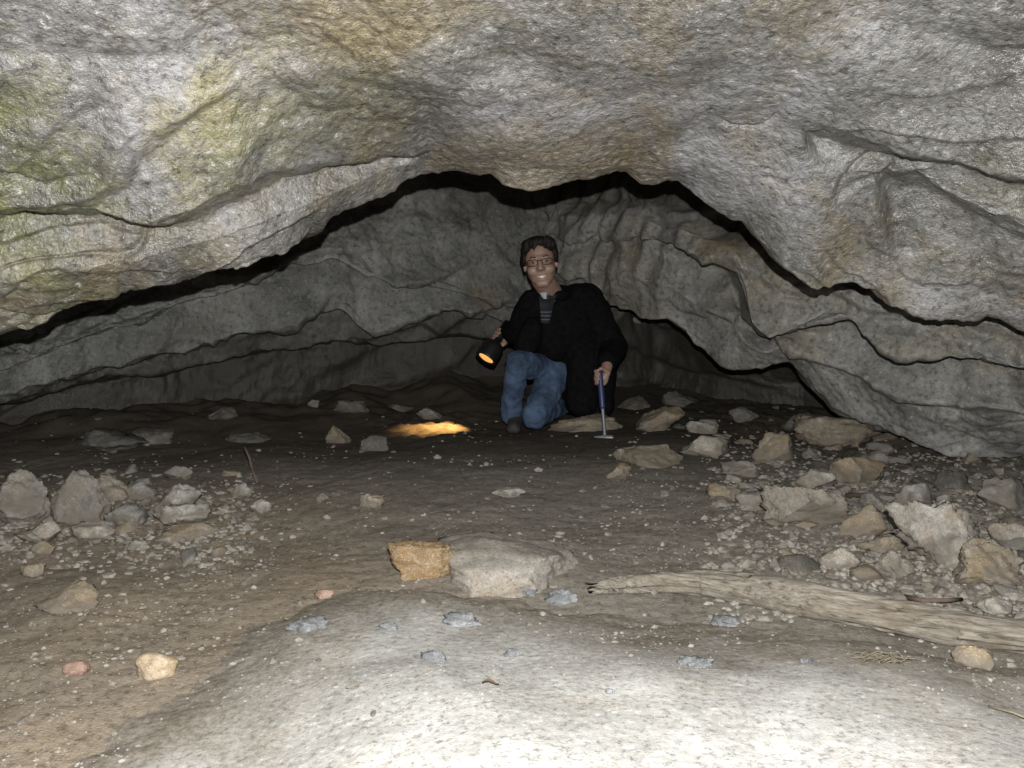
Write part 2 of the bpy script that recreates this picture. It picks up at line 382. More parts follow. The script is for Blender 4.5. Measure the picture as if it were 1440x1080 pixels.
xs = np.linspace(-1.0, 2.3, 620); ysl = np.linspace(.2, 2.0, 420)
X, Yg = np.meshgrid(xs, ysl); x, y = X.ravel(), Yg.ravel(); z, s = slab_h(x, y)
z = np.where(s < -.12, z+np.minimum(0,(s+.12))*.3, z)
me = fast_mesh('limestone_slab', np.stack([x, y, z], 1), grid_faces(*X.shape)); set_attr(me, 'mask', sstep(-.06, .42, s))
o = bpy.data.objects.new('limestone_slab', me); link(o, M_slab)
tag(o, 'broad pale cream limestone slab rising across the whole foreground', 'rock slab')

# ------------------------------------------------------------ rocks
def ico(sub):
    bm = bmesh.new(); bmesh.ops.create_icosphere(bm, subdivisions=sub, radius=1)
    V = np.array([v.co[:] for v in bm.verts]); Fc = np.array([[v.index for v in f.verts] for f in bm.faces]); bm.free(); return V, Fc
ICO = {s: ico(s) for s in (1,2,3,4,5)}
def rock_V(seed, semi, sub=4, cuts=13, rough=.10, lo=.38):
    r = np.random.default_rng(seed); V, Fc = ICO[sub]; V = V.copy()
    off = r.uniform(0, 50, 3)
    V = V*(1+.22*fbm(V*1.2+off+9, 2))[:,None]
    for _ in range(cuts):
        n = r.normal(size=3); n /= np.linalg.norm(n); d = r.uniform(lo, .85)
        V = V-np.maximum(0, V@n-d)[:,None]*n*.97
    nn = V/np.linalg.norm(V, axis=1)[:,None]
    V = V+nn*(rough*.9*fbm(V*1.8+off, 2)+rough*.9*(billow(V*3.2+off, 4)-.35)+rough*.50*fbm(V*12+off, 2))[:,None]
    V -= (V.max(axis=0)+V.min(axis=0))/2
    V /= np.maximum(np.abs(V).max(axis=0), .1)
    return V*np.array(semi), Fc
seedc = [100]
def rock(px, py, w, h, mat, label=None, cat='rock', name='rock', group=None, sub=4, flat=None, rough=.13, cuts=13, lo=.38, rot=0, dep=.75, sink=.45):
    seedc[0] += 1
    g = gp(px, py); zt = top(g.x, g.y)
    g = gp(px, py, zt); Y = g.y; s = Y/F
    sx = w*s/2; sy = sx*dep; sz = max(.38*h*s, h*s/2-.07*sy)*1.36
    V, Fc = rock_V(seedc[0], (sx*1.1, sy, sz), sub, cuts, rough, lo)
    cx, cy = g.x, g.y+sy*.6
    me = fast_mesh(name, V, Fc); o = bpy.data.objects.new(name, me); link(o, mat)
    zb = top(cx, cy)
    o.location = (cx, cy, zb+sz*sink); o.rotation_euler = (0, 0, rot)
    tag(o, label, cat, group); return o

R = rock
# left pile
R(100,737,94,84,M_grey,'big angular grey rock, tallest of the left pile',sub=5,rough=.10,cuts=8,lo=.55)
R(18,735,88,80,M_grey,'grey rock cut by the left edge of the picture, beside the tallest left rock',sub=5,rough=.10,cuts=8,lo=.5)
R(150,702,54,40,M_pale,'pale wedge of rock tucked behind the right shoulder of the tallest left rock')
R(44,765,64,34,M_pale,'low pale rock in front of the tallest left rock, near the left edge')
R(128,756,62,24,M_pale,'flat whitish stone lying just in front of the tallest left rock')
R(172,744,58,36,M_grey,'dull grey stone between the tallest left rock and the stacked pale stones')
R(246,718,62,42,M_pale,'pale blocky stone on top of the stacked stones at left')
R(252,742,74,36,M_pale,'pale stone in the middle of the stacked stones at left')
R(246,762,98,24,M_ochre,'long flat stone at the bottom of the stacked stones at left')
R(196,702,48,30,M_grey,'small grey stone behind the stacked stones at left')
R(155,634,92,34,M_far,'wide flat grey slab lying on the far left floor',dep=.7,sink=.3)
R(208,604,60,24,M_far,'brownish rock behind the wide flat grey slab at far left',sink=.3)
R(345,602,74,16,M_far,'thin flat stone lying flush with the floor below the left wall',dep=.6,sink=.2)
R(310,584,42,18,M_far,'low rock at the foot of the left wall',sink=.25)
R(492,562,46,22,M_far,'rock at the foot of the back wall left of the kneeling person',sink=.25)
R(440,576,16,11,M_pale,'tiny white stone alone on the far floor below the left wall',sub=3)
R(474,625,32,28,M_ochre,'upright tan stone on the floor left of the lit patch')
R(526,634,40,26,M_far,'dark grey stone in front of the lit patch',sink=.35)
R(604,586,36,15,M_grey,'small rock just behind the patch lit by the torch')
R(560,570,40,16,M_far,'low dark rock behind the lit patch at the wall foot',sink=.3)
R(365,722,28,22,M_pale,'small pale stone alone right of the stacked left stones',sub=3)
R(340,697,26,20,M_grey,'small grey stone near the upright twig')
R(250,674,36,22,M_grey,'grey stone behind the left piles')
R(86,858,84,40,M_ochre,'pale buff rock half sunk in the soil at lower left',sink=.25)
R(40,812,34,20,M_ochre,'small ochre stone near the left edge above the buff rock')
R(215,954,58,38,M_tan,'smooth tan yellow cobble in the lower left',cuts=2,rough=.04,lo=.8)
R(103,948,36,20,M_red,'reddish brown oval pebble in the lower left',cuts=2,rough=.04,lo=.8)
R(60,778,34,20,M_ochre,'small tan stone in front of the left pile',sub=3)
R(190,774,28,14,M_pale,'small flat pale stone before the stacked left stones',sub=3)
# centre
R(594,812,94,52,M_centre,'blocky ochre and white rock beside the dusty slab in the centre',sub=5,rough=.12,rot=.1,dep=.45,sink=.58,cuts=8,lo=.55)
R(690,824,220,80,M_hump,'large flat dusty brown slab half buried in the centre of the floor',cat='rock slab',sub=5,dep=1.1,cuts=7,lo=.55,rough=.07,rot=-.35,sink=.05)
R(715,697,46,12,M_pale,'whitish crust of stone flush with the middle of the floor',dep=.9,sink=.2)
R(522,714,36,22,M_ochre,'small brown stone behind the ochre and white rock')
R(452,706,18,14,M_pale,'tiny pale stone on the middle floor at left',sub=3)
R(455,840,28,12,M_red,'small flat reddish stone left of the centre rocks',sub=3)
# right rubble
R(824,606,100,26,M_ochre,'flat tan rock under the jacket of the kneeling person',dep=.7)
R(918,655,96,30,M_ochre,'long low tan rock right of the hammer head',sink=.3)
R(932,606,66,38,M_ochre,'rounded tan rock behind the long low tan rock')
R(990,610,46,22,M_pale,'bright pale stone right of the rounded tan rock')
R(893,576,46,22,M_far,'grey rock on the far floor behind the hammer',sink=.3)
R(994,642,70,34,M_pale,'pale angular stone in the middle of the right rubble')
R(1090,650,56,44,M_ochre,'pointed ochre rock standing in the right rubble')
R(1042,670,54,24,M_grey,'flat grey stone in front of the pale angular stone')
R(1184,630,112,48,M_ochre,'big tan boulder beneath the right wall',sub=5)
R(1212,682,74,48,M_ochre,'blocky tan rock in front of the big tan boulder')
R(1138,745,122,66,M_flat,'wide flat faced brown slab leaning in the right rubble',cat='rock slab',sub=5,dep=.45,cuts=14,lo=.35,rough=.10,rot=-.2)
R(1214,756,68,44,M_ochre,'tan rock touching the wide flat faced slab')
R(1328,800,136,116,M_pale,'tall jagged pale rock, largest at the right',sub=5,rough=.18,cuts=15,lo=.3,sink=.48)
R(1400,826,112,70,M_ochre,'broad ochre rock in front of the tall jagged pale rock',sub=5,rough=.16)
R(1262,812,54,36,M_pale,'pale stone left of the tall jagged pale rock')
R(1292,710,50,36,M_grey,'grey stone at the foot of the right wall')
R(1345,692,54,34,M_far,'dark stone under the lip of the right wall')
R(1420,718,72,46,M_grey,'grey rock at the right edge under the wall')
R(1426,770,56,40,M_pale,'pale rock at the right edge behind the broad ochre rock')
R(1250,776,46,30,M_ochre,'ochre stone between the leaning slab and the tall jagged rock')
R(1240,718,48,28,M_grey,'grey stone above the leaning slab')
R(1376,945,54,38,M_ochre,'brown rock lying in front of the log at the right')
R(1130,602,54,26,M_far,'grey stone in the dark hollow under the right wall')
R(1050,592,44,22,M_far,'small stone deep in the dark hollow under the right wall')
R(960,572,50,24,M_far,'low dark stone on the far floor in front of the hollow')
R(1020,702,48,24,M_ochre,'ochre stone left of the wide leaning slab')
R(870,674,38,24,M_ochre,'small ochre stone below the hammer')
R(1410,868,48,30,M_pale,'pale stone between the broad ochre rock and the log')
R(1185,800,60,34,M_pale,'low pale stone in front of the tan rock by the leaning slab')
R(1300,750,62,40,M_grey,'grey block behind the tall jagged pale rock')
R(1150,690,58,32,M_pale,'pale flat stone behind the leaning slab')
R(1060,715,46,26,M_grey,'grey stone just left of the leaning slab')
for (px,py,w,h,lab) in [(430,890,62,20,'wide ashy grey clod at the left end of the slab edge'),(546,890,30,12,'small ashy clod right of the wide left clod'),
    (652,882,60,20,'ashy grey clod in the middle of the slab edge'),(790,850,48,20,'dark ashy clod behind the slab near the log tip'),(740,838,30,16,'small ashy clod before the dusty centre slab'),
    (980,948,52,20,'bluish grey clod on the slab in front of the log'),(608,940,38,20,'crumbly ashy clod on the pale slab left of centre'),(722,932,28,12,'small grey clod near the centre of the pale slab'),
    (1136,942,22,11,'tiny grey clod on the slab below the log'),(1020,880,40,18,'grey clod hidden behind the middle of the log'),(858,986,14,8,'tiny dark blue grey chip on the pale slab')]:
    R(px,py,w,h,M_clod,lab,cat='clod',name='ash_clod',rough=.26,cuts=5,sink=.30)

# scattered individual stones
protos = []
for k in range(14):
    V, Fc = rock_V(900+k, (1, random.uniform(.7,1), random.uniform(.5,.85)), 3, 12, .16)
    protos.append(fast_mesh('stone', V, Fc))
pm = {}
for k, me in enumerate(protos):
    for j, mt in enumerate((M_pale, M_ochre, M_grey, M_far)):
        c = me.copy(); c.materials.append(mt); pm[(k,j)] = c
def scatter(n, box, size, label, group, wts=(4,4,3,0)):
    for _ in range(n):
        px = random.uniform(box[0], box[2]); py = random.uniform(box[1], box[3])
        g = gp(px, py); zt = top(g.x, g.y)
        r = random.uniform(*size)*random.choice((.55,.8,1,1.4))
        o = bpy.data.objects.new('stone', pm[(random.randrange(14), random.choices((0,1,2,3), wts)[0])]); C.objects.link(o)
        o.scale = (r*random.uniform(.8,1.5), r, r*random.uniform(.6,1.0)); o.location = (g.x, g.y, zt+r*.04); o.rotation_euler = (random.uniform(-.3,.3),random.uniform(-.3,.3),random.uniform(0,6.28))
        tag(o, label, 'stone', group)
scatter(154,(985,610,1480,805),(.016,.040),'loose fist sized stone in the rubble below the right wall','loose stones in the right rubble',(4,4,5,1))
scatter(40,(1200,740,1480,880),(.012,.03),'small stone among the big rocks at the right above the log','small stones above the log',(4,4,4,0))
scatter(58,(-60,660,330,785),(.010,.028),'small stone among the piles on the left floor','small stones in the left piles',(4,4,5,0))
scatter(8,(20,580,650,640),(.010,.022),'small stone on the far floor below the left wall','small stones below the left wall',(0,1,1,4))
scatter(12,(860,570,1160,605),(.02,.040),'dark stone on the far floor before the hollow of the right wall','stones before the right hollow',(0,1,1,6))
scatter(12,(380,640,960,740),(.005,.015),'small chip of stone on the bare middle of the floor','chips on the middle floor')
scatter(14,(-40,780,560,1070),(.004,.011),'small pebble on the brown soil at lower left','pebbles at lower left')

# gravel: one uncountable mass, in drifts, with coarser fragments among the rubble
n = 26000
V1, F1 = ICO[1]
px = rng.uniform(-200,1640,n); py = 575+520*rng.uniform(0,1,n)**.9
u = (px-720)/F; v = (540-py)/F; dz = -sp+v*cp; t = -H/dz
gx, gy = t*u, t*(cp+v*sp)
sl, sd = slab_h(gx, gy)
dens = (sstep(-.25,.45,fbm(np.stack([gx*1.8,gy*1.8,gx*0+2],1),3))*.85+.12+.6*sstep(.5,1.1,gx))*(1-.7*sstep(2.5,3.5,gy))
keep = (rng.uniform(0,1,n) < dens) & (rng.uniform(0,1,n) < np.interp(sd, [.0,.25,.5], [1.,.8,.45]))
gx, gy, sd = gx[keep], gy[keep], sd[keep]; n = len(gx)
r = np.clip(rng.lognormal(-6.3,.66,n),.0008,.010)*np.where(sd > .15,.65,1)*np.clip(gy/2,.55,1.25)
n2 = 5200; pick = rng.uniform(0,1,n2) < .74
px = np.where(pick, 990+520*rng.uniform(0,1,n2)**.8, rng.uniform(-80,360,n2)); py = np.where(pick, rng.uniform(605,870,n2), rng.normal(735,34,n2))
u = (px-720)/F; v = (540-py)/F; dz = -sp+v*cp; t = -H/dz
gx = np.concatenate([gx, t*u]); gy = np.concatenate([gy, t*(cp+v*sp)]); r = np.concatenate([r, np.clip(rng.lognormal(-5.1,.42,n2),.003,.015)]); n = len(gx)
gz = np.maximum(hgt(gx, gy), slab_h(gx, gy)[0])
jit = 1+.3*rng.normal(size=(n,len(V1),1)).clip(-1.2,1.2)
sc3 = np.stack([r*rng.uniform(.8,1.5,n), r, r*rng.uniform(.45,.9,n)],1)
P = V1[None]*jit*sc3[:,None,:]+np.stack([gx,gy,gz+r*.15],1)[:,None,:]
FF = (F1[None]+(np.arange(n)*len(V1))[:,None,None]).reshape(-1,3)
me = fast_mesh('gravel', P.reshape(-1,3), FF); me.polygons.foreach_set('use_smooth', np.zeros(len(FF), bool))
o = bpy.data.objects.new('gravel', me); link(o, M_gravel); tag(o, 'fine gravel and stone chips strewn over the cave floor', 'gravel', kind='stuff')

# ------------------------------------------------------------ tubes and prims
def tube(path, radii, n=12, cap=True):
    V = []; Fl = []
    path = [Vector(p) for p in path]
    for i, p in enumerate(path):
        d = (path[min(i+1, len(path)-1)]-path[max(i-1, 0)]).normalized()
        a = Vector((0,0,1)) if abs(d.z) < .9 else Vector((1,0,0))
        s = d.cross(a).normalized(); t_ = s.cross(d)
        for k in range(n):
            th = 2*math.pi*k/n; V.append(p+(s*math.cos(th)+t_*math.sin(th))*radii[i])
    for i in range(len(path)-1):
        for k in range(n):
            Fl.append((i*n+k, i*n+(k+1)%n, (i+1)*n+(k+1)%n, (i+1)*n+k))
    if cap:
        Fl.append(tuple(range(n))[::-1]); Fl.append(tuple((len(path)-1)*n+k for k in range(n)))
    return V, Fl
def capsule(p0, r0, p1, r1, n=18, hs=6):
    p0 = Vector(p0); p1 = Vector(p1); d = p1-p0
    if d.length < 1e-6: d = Vector((0,0,1e-5))
    d = d.normalized(); pts = []; rr = []
    for i in range(hs):
        a = -math.pi/2+math.pi/2*(i+.15)/hs; pts.append(p0+d*r0*math.sin(a)); rr.append(r0*math.cos(a))
    pts.append(p0); rr.append(r0); pts.append(p1); rr.append(r1)
    for i in range(hs):
        a = math.pi/2*(i+.85)/hs; pts.append(p1+d*r1*math.sin(a)); rr.append(r1*math.cos(a))
    a = Vector((0,0,1)) if abs(d.z) < .9 else Vector((1,0,0))
    s = d.cross(a).normalized(); t_ = s.cross(d); V = []; Fl = []
    for p, q in zip(pts, rr):
        for k in range(n):
            th = 2*math.pi*k/n; V.append(p+(s*math.cos(th)+t_*math.sin(th))*q)
    for i in range(len(pts)-1):
        for k in range(n): Fl.append((i*n+k, i*n+(k+1)%n, (i+1)*n+(k+1)%n, (i+1)*n+k))
    Fl.append(tuple(range(n))[::-1]); Fl.append(tuple((len(pts)-1)*n+k for k in range(n)))
    return V, Fl
def ellip(c, ax, ay, az):
    V0, F0 = ICO[3]; c = Vector(c)
    return [c+ax*float(v[0])+ay*float(v[1])+az*float(v[2]) for v in V0], [tuple(int(i) for i in f) for f in F0]
def join(prims):
    V = []; Fl = []
    for v, f in prims:
        b = len(V); V += list(v); Fl += [tuple(i+b for i in q) for q in f]
    return V, Fl
def remesh(name, prims, vox, mat, parent=None, origin=(0,0,0), sm=4, disp=None):
    V, Fl = join(prims); me = bpy.data.meshes.new('tmp'); me.from_pydata([tuple(v) for v in V], [], Fl)
    t_ = bpy.data.objects.new('tmp', me); C.objects.link(t_)
    md = t_.modifiers.new('r', 'REMESH'); md.mode = 'VOXEL'; md.voxel_size = vox
    s = t_.modifiers.new('s', 'SMOOTH'); s.iterations = sm; s.factor = .5
    dg = bpy.context.evaluated_depsgraph_get(); dg.update()
    m2 = bpy.data.meshes.new_from_object(t_.evaluated_get(dg))
    bpy.data.objects.remove(t_); bpy.data.meshes.remove(me)
    nv = len(m2.vertices); co = np.zeros(nv*3, np.float32); m2.vertices.foreach_get('co', co); co = co.reshape(-1,3)
    if disp is not None:
        no = np.zeros(nv*3, np.float32); m2.vertices.foreach_get('normal', no); no = no.reshape(-1,3)
        co = co+no*disp(co.astype(float))[:,None]
    co = co-np.array(origin, np.float32)
    m2.vertices.foreach_set('co', co.astype(np.float32).ravel()); m2.polygons.foreach_set('use_smooth', [True]*len(m2.polygons)); m2.update(); m2.name = name
    o = bpy.data.objects.new(name, m2); link(o, mat, parent)
    if not parent: o.location = origin
    return o

# ------------------------------------------------------------ log
def wood_mat():
    k = NT('weathered_wood'); co = k.coord()
    mp = k.n('ShaderNodeMapping', Vector=co); mp.inputs['Scale'].default_value = (1.0, 26, 26)
    g = k.noise(mp.outputs[0], 6, 6, .72, .4)
    c = k.ramp(g, [(.32,(.032,.026,.02)),(.45,(.135,.118,.095)),(.6,(.205,.185,.153)),(.75,(.275,.255,.22))])
    c = k.mix(k.ramp(k.noise(co, 8, 5, .7), [(.54,0.),(.70,.7)]), c, (.10,.077,.05))
    k.put(k.b.inputs['Base Color'], c); k.b.inputs['Roughness'].default_value = .9; k.b.inputs['Specular IOR Level'].default_value = .15
    k.put(k.b.inputs['Normal'], k.bump(g, .8, .007)); return k.m
M_wood = wood_mat()
lp = [(836,836,8),(850,838,11),(880,837,13),(930,837,16),(990,841,19),(1060,853,22),(1150,873,25),(1250,895,25),(1350,912,25),(1440,924,26),(1560,941,27),(1660,955,27)]
P = []; Rr = []
for px, py, r in lp:
    g = gp(px, py); zt = top(g.x, g.y); g = gp(px, py, zt); rr = r*g.y/F; P.append(Vector((g.x, g.y+rr*.8, zt+rr*.92))); Rr.append(rr)
n = 340; ts = np.linspace(0, len(P)-1, n); Pa = np.array([p[:] for p in P])
ctr = np.stack([np.interp(ts, range(len(P)), Pa[:,k]) for k in range(3)], 1); rad = np.interp(ts, range(len(P)), Rr)
for _ in range(12): ctr[1:-1] = .25*ctr[:-2]+.5*ctr[1:-1]+.25*ctr[2:]
V, Fl = tube([Vector(c) for c in ctr], rad, 48)
V = np.array([v[:] for v in V]); ax = np.repeat(ctr, 48, 0); nn = V-ax; nn /= np.linalg.norm(nn,axis=1)[:,None]
S = np.stack([np.repeat(ts,48)*.5, nn[:,1]*3, nn[:,2]*3], 1); tt = np.repeat(ts,48)
d = .20*fbm(S*np.array([1.4,.4,.4]),3)+.11*(billow(S*np.array([.6,2,2])+7,3)-.35)-.4*sstep(.06,0,np.abs(perlin(S*np.array([.4,1.0,1.0])+3)))
d -= .80*sstep(.38,.0,np.abs(nn[:,2]+.30))*sstep(4.2,2.6,tt)*(nn[:,1] < 0)        # the split along the left end
V = V+nn*(np.maximum(d,-.85)*np.repeat(rad,48))[:,None]
V[:,0] -= (.03*sstep(.6,0.,tt)*fbm(S*np.array([0,1.6,1.6])+2,2))
o0 = Vector(V.mean(axis=0)); dirx = (P[-1]-P[0]).normalized(); ang = math.atan2(dirx.y, dirx.x)
Mr = Matrix.Rotation(-ang, 3, 'Z')
V = [Mr @ (Vector(v)-o0) for v in V]
me = bpy.data.meshes.new('log'); me.from_pydata([tuple(v) for v in V], [], Fl); me.polygons.foreach_set('use_smooth', [True]*len(Fl))
lg = bpy.data.objects.new('log', me); link(lg, M_wood); lg.location = o0; lg.rotation_euler = (0,0,ang)
tag(lg, 'long weathered grey driftwood log lying behind the pale slab at right', 'log')

# twigs, leaf, dry grass
M_twig = plain('dark_twig', (.07,.05,.035), .85, .3, 60)
M_leaf = plain('dead_leaf', (.07,.04,.025), .7, .35, 80)
M_straw = plain('dry_straw', (.13,.11,.075), .8, .3, 60)
def twig(pts, r, label, mat=M_twig):
    q = []
    for px, py, dz in pts:
        g = gp(px, py); q.append(Vector((g.x, g.y, top(g.x, g.y)+r*.8+dz)))
    V, Fl = tube(q, [r*(1-.5*i/len(q)) for i in range(len(q))], 8); o = mobj('twig', V, Fl, mat, None, q[0]); tag(o, label, 'twig'); return o
twig([(362,682,0),(356,676,.03),(352,674,.07),(346,672,.10)],.006,'short twig standing up among the left stones')
twig([(1272,842,0),(1300,858,.012),(1330,862,.02),(1352,850,.01)],.006,'curved dark stick lying above the log at right')
twig([(1386,1040,.0),(1420,1058,.006),(1450,1075,.008)],.002,'thin bent straw at the lower right corner',M_straw)
twig([(1190,700,0),(1215,706,.02),(1222,722,.0)],.009,'short dark root bit beside the wide leaning slab')
g = gp(690,968,.07); V = []; z0 = top(g.x,g.y)
for i in range(7):
    t = i/6; w = .005*math.sin(math.pi*min(.98,t+.02))
    for s in (-1,0,1): V.append((g.x-.013+.026*t, g.y+s*w, z0+.002+.004*abs(s)+.003*math.sin(5*t)))
Fl = [(i*3+k,i*3+k+1,i*3+k+4,i*3+k+3) for i in range(6) for k in range(2)]
tag(mobj('leaf', V, Fl, M_leaf, None, (g.x,g.y,z0)), 'small curled dead brown leaf on the pale slab', 'leaf')
g = gp(1240,938,.03); z0 = top(g.x,g.y); prim = []
for k in range(90):
    a = random.uniform(-.6,.6)+random.choice((0,math.pi)); Lq = random.uniform(.010,.032); b = Vector((g.x+random.uniform(-.035,.035), g.y+random.uniform(-.014,.014), z0+random.uniform(.001,.010)))
    prim.append(tube([b, b+Vector((math.cos(a)*Lq*.5, math.sin(a)*Lq*.5, .005)), b+Vector((math.cos(a)*Lq, math.sin(a)*Lq, random.uniform(-.004,.008)))], [.0006,.0005,.0003], 5))
V, Fl = join(prim); tag(mobj('dry_grass', V, Fl, M_straw, None, (g.x,g.y,z0)), 'flattened tuft of dry grass just below the log', 'dry grass')

# ------------------------------------------------------------ person
def skin_mat():
    k = NT('skin'); co = k.coord()
    c = k.ramp(k.noise(co, 30, 4, .6), [(.3,(.185,.112,.083)),(.7,(.245,.16,.122))])
    k.put(k.b.inputs['Base Color'], c); k.b.inputs['Roughness'].default_value = .5; k.b.inputs['Specular IOR Level'].default_value = .4
    return k.m
M_skin = skin_mat()
M_jacket = plain('black_wool', (.0045,.0045,.005), .95, .4, 40, .4, .004, spec=.05)
M_jeans = plain('blue_denim', (.043,.065,.106), .9, .5, 14, .5, .004, spec=.12)
M_hair = plain('dark_hair', (.008,.006,.0055), .65, .4, 60, .6, .004, spec=.2)
M_shoe = plain('dark_shoe', (.022,.019,.017), .8, .3, 30)
M_black = plain('black_plastic', (.008,.008,.009), .45, .2, 30, .05, spec=.3)
M_steel = plain('dull_steel', (.15,.155,.165), .5, .2, 40, .1, metal=.5)
M_blue = plain('blue_grip', (.014,.022,.075), .5, .2, 40, .1)
M_white = plain('eye_white', (.20,.185,.17), .3, .05, 40, 0)
M_teeth = plain('teeth', (.38,.35,.31), .4, .05, 60, 0)
M_lip = plain('lips', (.145,.072,.058), .5, .15, 60, 0)

Hc = at(760,370,3.60); HS = .94
U = Vector((-.13,.03,.99)).normalized(); Fv = Vector((-.06,-1,-.02)); Fv = (Fv-U*Fv.dot(U)).normalized(); Rv = U.cross(Fv).normalized()
hp = lambda x, y, z: Hc+(Rv*x+U*y+Fv*z)*HS
HE = lambda c, a, b, d: ellip(hp(*c), Rv*a*HS, U*b*HS, Fv*d*HS)
HCp = lambda c0, r0, c1, r1: capsule(hp(*c0), r0*HS, hp(*c1), r1*HS)
nb = at(776,414,3.70); ch = at(793,455,3.80); pel = at(803,520,3.92)
shR = at(749,429,3.71); shL = at(826,422,3.79)
elR = at(732,468,3.80); elL = at(862,488,3.75)
L = at(684,503,3.84); T = gp(620,601); tdir = (T-L).normalized()
gripR = L-tdir*.125
hamB = gp(851,619); hamT = at(843,519,3.47); hdir = (hamB-hamT).normalized()
gripL = hamT+hdir*.036

def hand(Cn, A, N_, rc, wrist, rw=.026, hs=1.):
    A = A.normalized(); N_ = (N_-A*N_.dot(A)).normalized(); Bv = A.cross(N_)
    pr = []
    cir = lambda th, t, ex: Cn+A*t*hs+(N_*math.cos(th)+Bv*math.sin(th))*(rc+ex*hs)
    palm = Cn-N_*(rc+.015*hs)
    pr.append(ellip(palm+Bv*.012*hs, A*.041*hs, Bv*.040*hs, N_*.015*hs))
    for t, ln in ((-.031,.92),(-.0105,1.05),(.0105,1.0),(.030,.8)):
        th = [math.radians(q) for q in (150, 95*1, 95-62*ln, 95-115*ln)]
        kn = [cir(th[0], t, .012)]+[cir(q, t*.93, .0085) for q in th[1:]]
        for i in range(3): pr.append(capsule(kn[i], (.0095-.0009*i)*hs, kn[i+1], (.0088-.0009*i)*hs, 12, 4))
    th0 = palm-Bv*.026*hs-A*.018*hs
    th1 = cir(math.radians(-105), -.034, .010); th2 = cir(math.radians(-45), -.036, .009)
    pr.append(capsule(th0, .013*hs, th1, .0105*hs, 12, 4)); pr.append(capsule(th1, .0105*hs, th2, .0085*hs, 12, 4))
    pr.append(capsule(palm-Bv*.005, .021, wrist, rw))
    return pr
wrL = gripL+Vector((.040,.075,.050)); wrR = gripR+Vector((.045,.0,.03))
prims = [HE((0,.03,-.015),.076,.086,.096), HE((0,-.028,.018),.068,.080,.070), HE((0,-.070,.032),.054,.039,.050), HCp((-.014,-.096,.056),.019,(.014,-.096,.056),.019),
  HCp((0,.012,.086),.009,(0,-.026,.101),.0125), HCp((-.012,-.030,.090),.009,(.012,-.030,.090),.009), HE((-.038,-.032,.058),.027,.026,.026), HE((.038,-.032,.058),.027,.026,.026),
  HCp((-.038,.022,.077),.011,(.038,.022,.077),.011), HE((-.0765,-.008,-.012),.008,.027,.018), HE((.0765,-.008,-.012),.008,.027,.018),
  capsule(hp(0,-.075,-.015), .052, nb, .052), capsule(nb, .045, ch, .065), capsule(ch, .08, pel, .10), capsule(shR, .04, shL, .04),
  capsule(shR, .04, elR, .034), capsule(elR, .034, wrR, .026), capsule(shL, .04, elL, .034), capsule(elL, .034, wrL, .026)]
knR = at(728,510,3.54); anR = at(719,566,3.62); hipR = at(782,522,3.86); knL = at(752,584,3.56); hipL = at(791,505,3.84); anL = Vector((at(790,590,4.0).x, 3.98, .07))
prims += [capsule(hipR,.055,knR,.040), capsule(knR,.036,anR,.028), capsule(hipL,.06,knL,.05), capsule(knL,.045,anL,.034),
          capsule(anR,.028,Vector((anR.x+.01,anR.y+.05,.06)),.025), capsule(pel,.1,hipR,.07), capsule(pel,.1,hipL,.07)]
prims += hand(gripR, tdir, Vector((-.6,-.6,-.3)), .021, wrR)
prims += hand(gripL, hdir, Vector((-.55,-.75,0)), .0125, wrL, hs=.95)
orig = Vector((pel.x, 3.75, 0))
body = remesh('person', prims, .0040, M_skin, None, orig, sm=3)
tag(body, 'smiling person in black jacket and blue jeans kneeling in the cave with torch and hammer', 'person')
def PR(name, prims, vox, mat, sm=4, disp=None): return remesh(name, prims, vox, mat, body, orig, sm, disp)

fold = lambda q: .010*(np.abs(perlin(q*np.array([9,9,5])))-.25)+.006*fbm(q*14,3)
jk = [capsule(pel,.160,ch,.152), capsule(ch,.142,(nb+ch)/2+Vector((0,.02,.02)),.10), capsule(shR,.074,shL,.080), capsule(shR,.074,elR,.064), capsule(elR,.062,wrR+(elR-wrR)*.03,.048),
      capsule(shL,.078,elL,.066), capsule(elL,.064,wrL+(elL-wrL)*.10,.046), capsule(at(822,500,3.76),.10,at(818,562,3.70),.080), capsule(at(840,520,3.85),.095,at(842,568,3.82),.072),
      capsule(at(768,455,3.72),.085,at(780,485,3.74),.085), capsule(at(750,462,3.66),.055,at(740,486,3.62),.052), capsule(pel+Vector((0,.06,-.08)),.15,pel,.16)]
ncx = nb+Vector((-.002,.0,.010))
for k in range(11):
    a0 = math.radians(-72+324*k/11); a1 = math.radians(-72+324*(k+1)/11)
    q = lambda a: ncx+Vector((math.cos(a)*.070, math.sin(a)*.066, .020*math.sin(a)))
    jk.append(capsule(q(a0),.022,q(a1),.022,10,4))
jacket = PR('jacket', jk, .006, M_jacket, 4, fold)
jfold = lambda q: .010*(np.abs(perlin(q*np.array([13,13,16])))-.25)+.005*fbm(q*25,2)
jn = [capsule(hipR,.074,knR,.056), capsule(knR,.055,anR,.048), capsule(anR,.048,Vector((anR.x+.004,anR.y+.02,.062)),.048), capsule(hipL,.080,knL,.063), capsule(knL,.062,anL,.056), capsule(pel,.13,hipR,.08), capsule(pel,.13,hipL,.085)]
PR('jeans', jn, .006, M_jeans, 4, jfold)
def shoe(heel, toe):
    d = (toe-heel).normalized(); s = Vector((d.y,-d.x,0)).normalized()
    return [capsule(heel+Vector((0,0,.038)),.036,heel+d*.06+Vector((0,0,.040)),.037), capsule(heel+d*.06+Vector((0,0,.036)),.035,toe+Vector((0,0,.026)),.025),
            capsule(heel+s*.010+Vector((0,0,.02)),.026,toe+s*.010+Vector((0,0,.02)),.022), capsule(heel-s*.010+Vector((0,0,.02)),.026,toe-s*.010+Vector((0,0,.02)),.022)]
hR = Vector((anR.x+.02, anR.y+.06, .0)); PR('shoe', shoe(hR, hR+Vector((-.01,-.15,0))), .006, M_shoe)
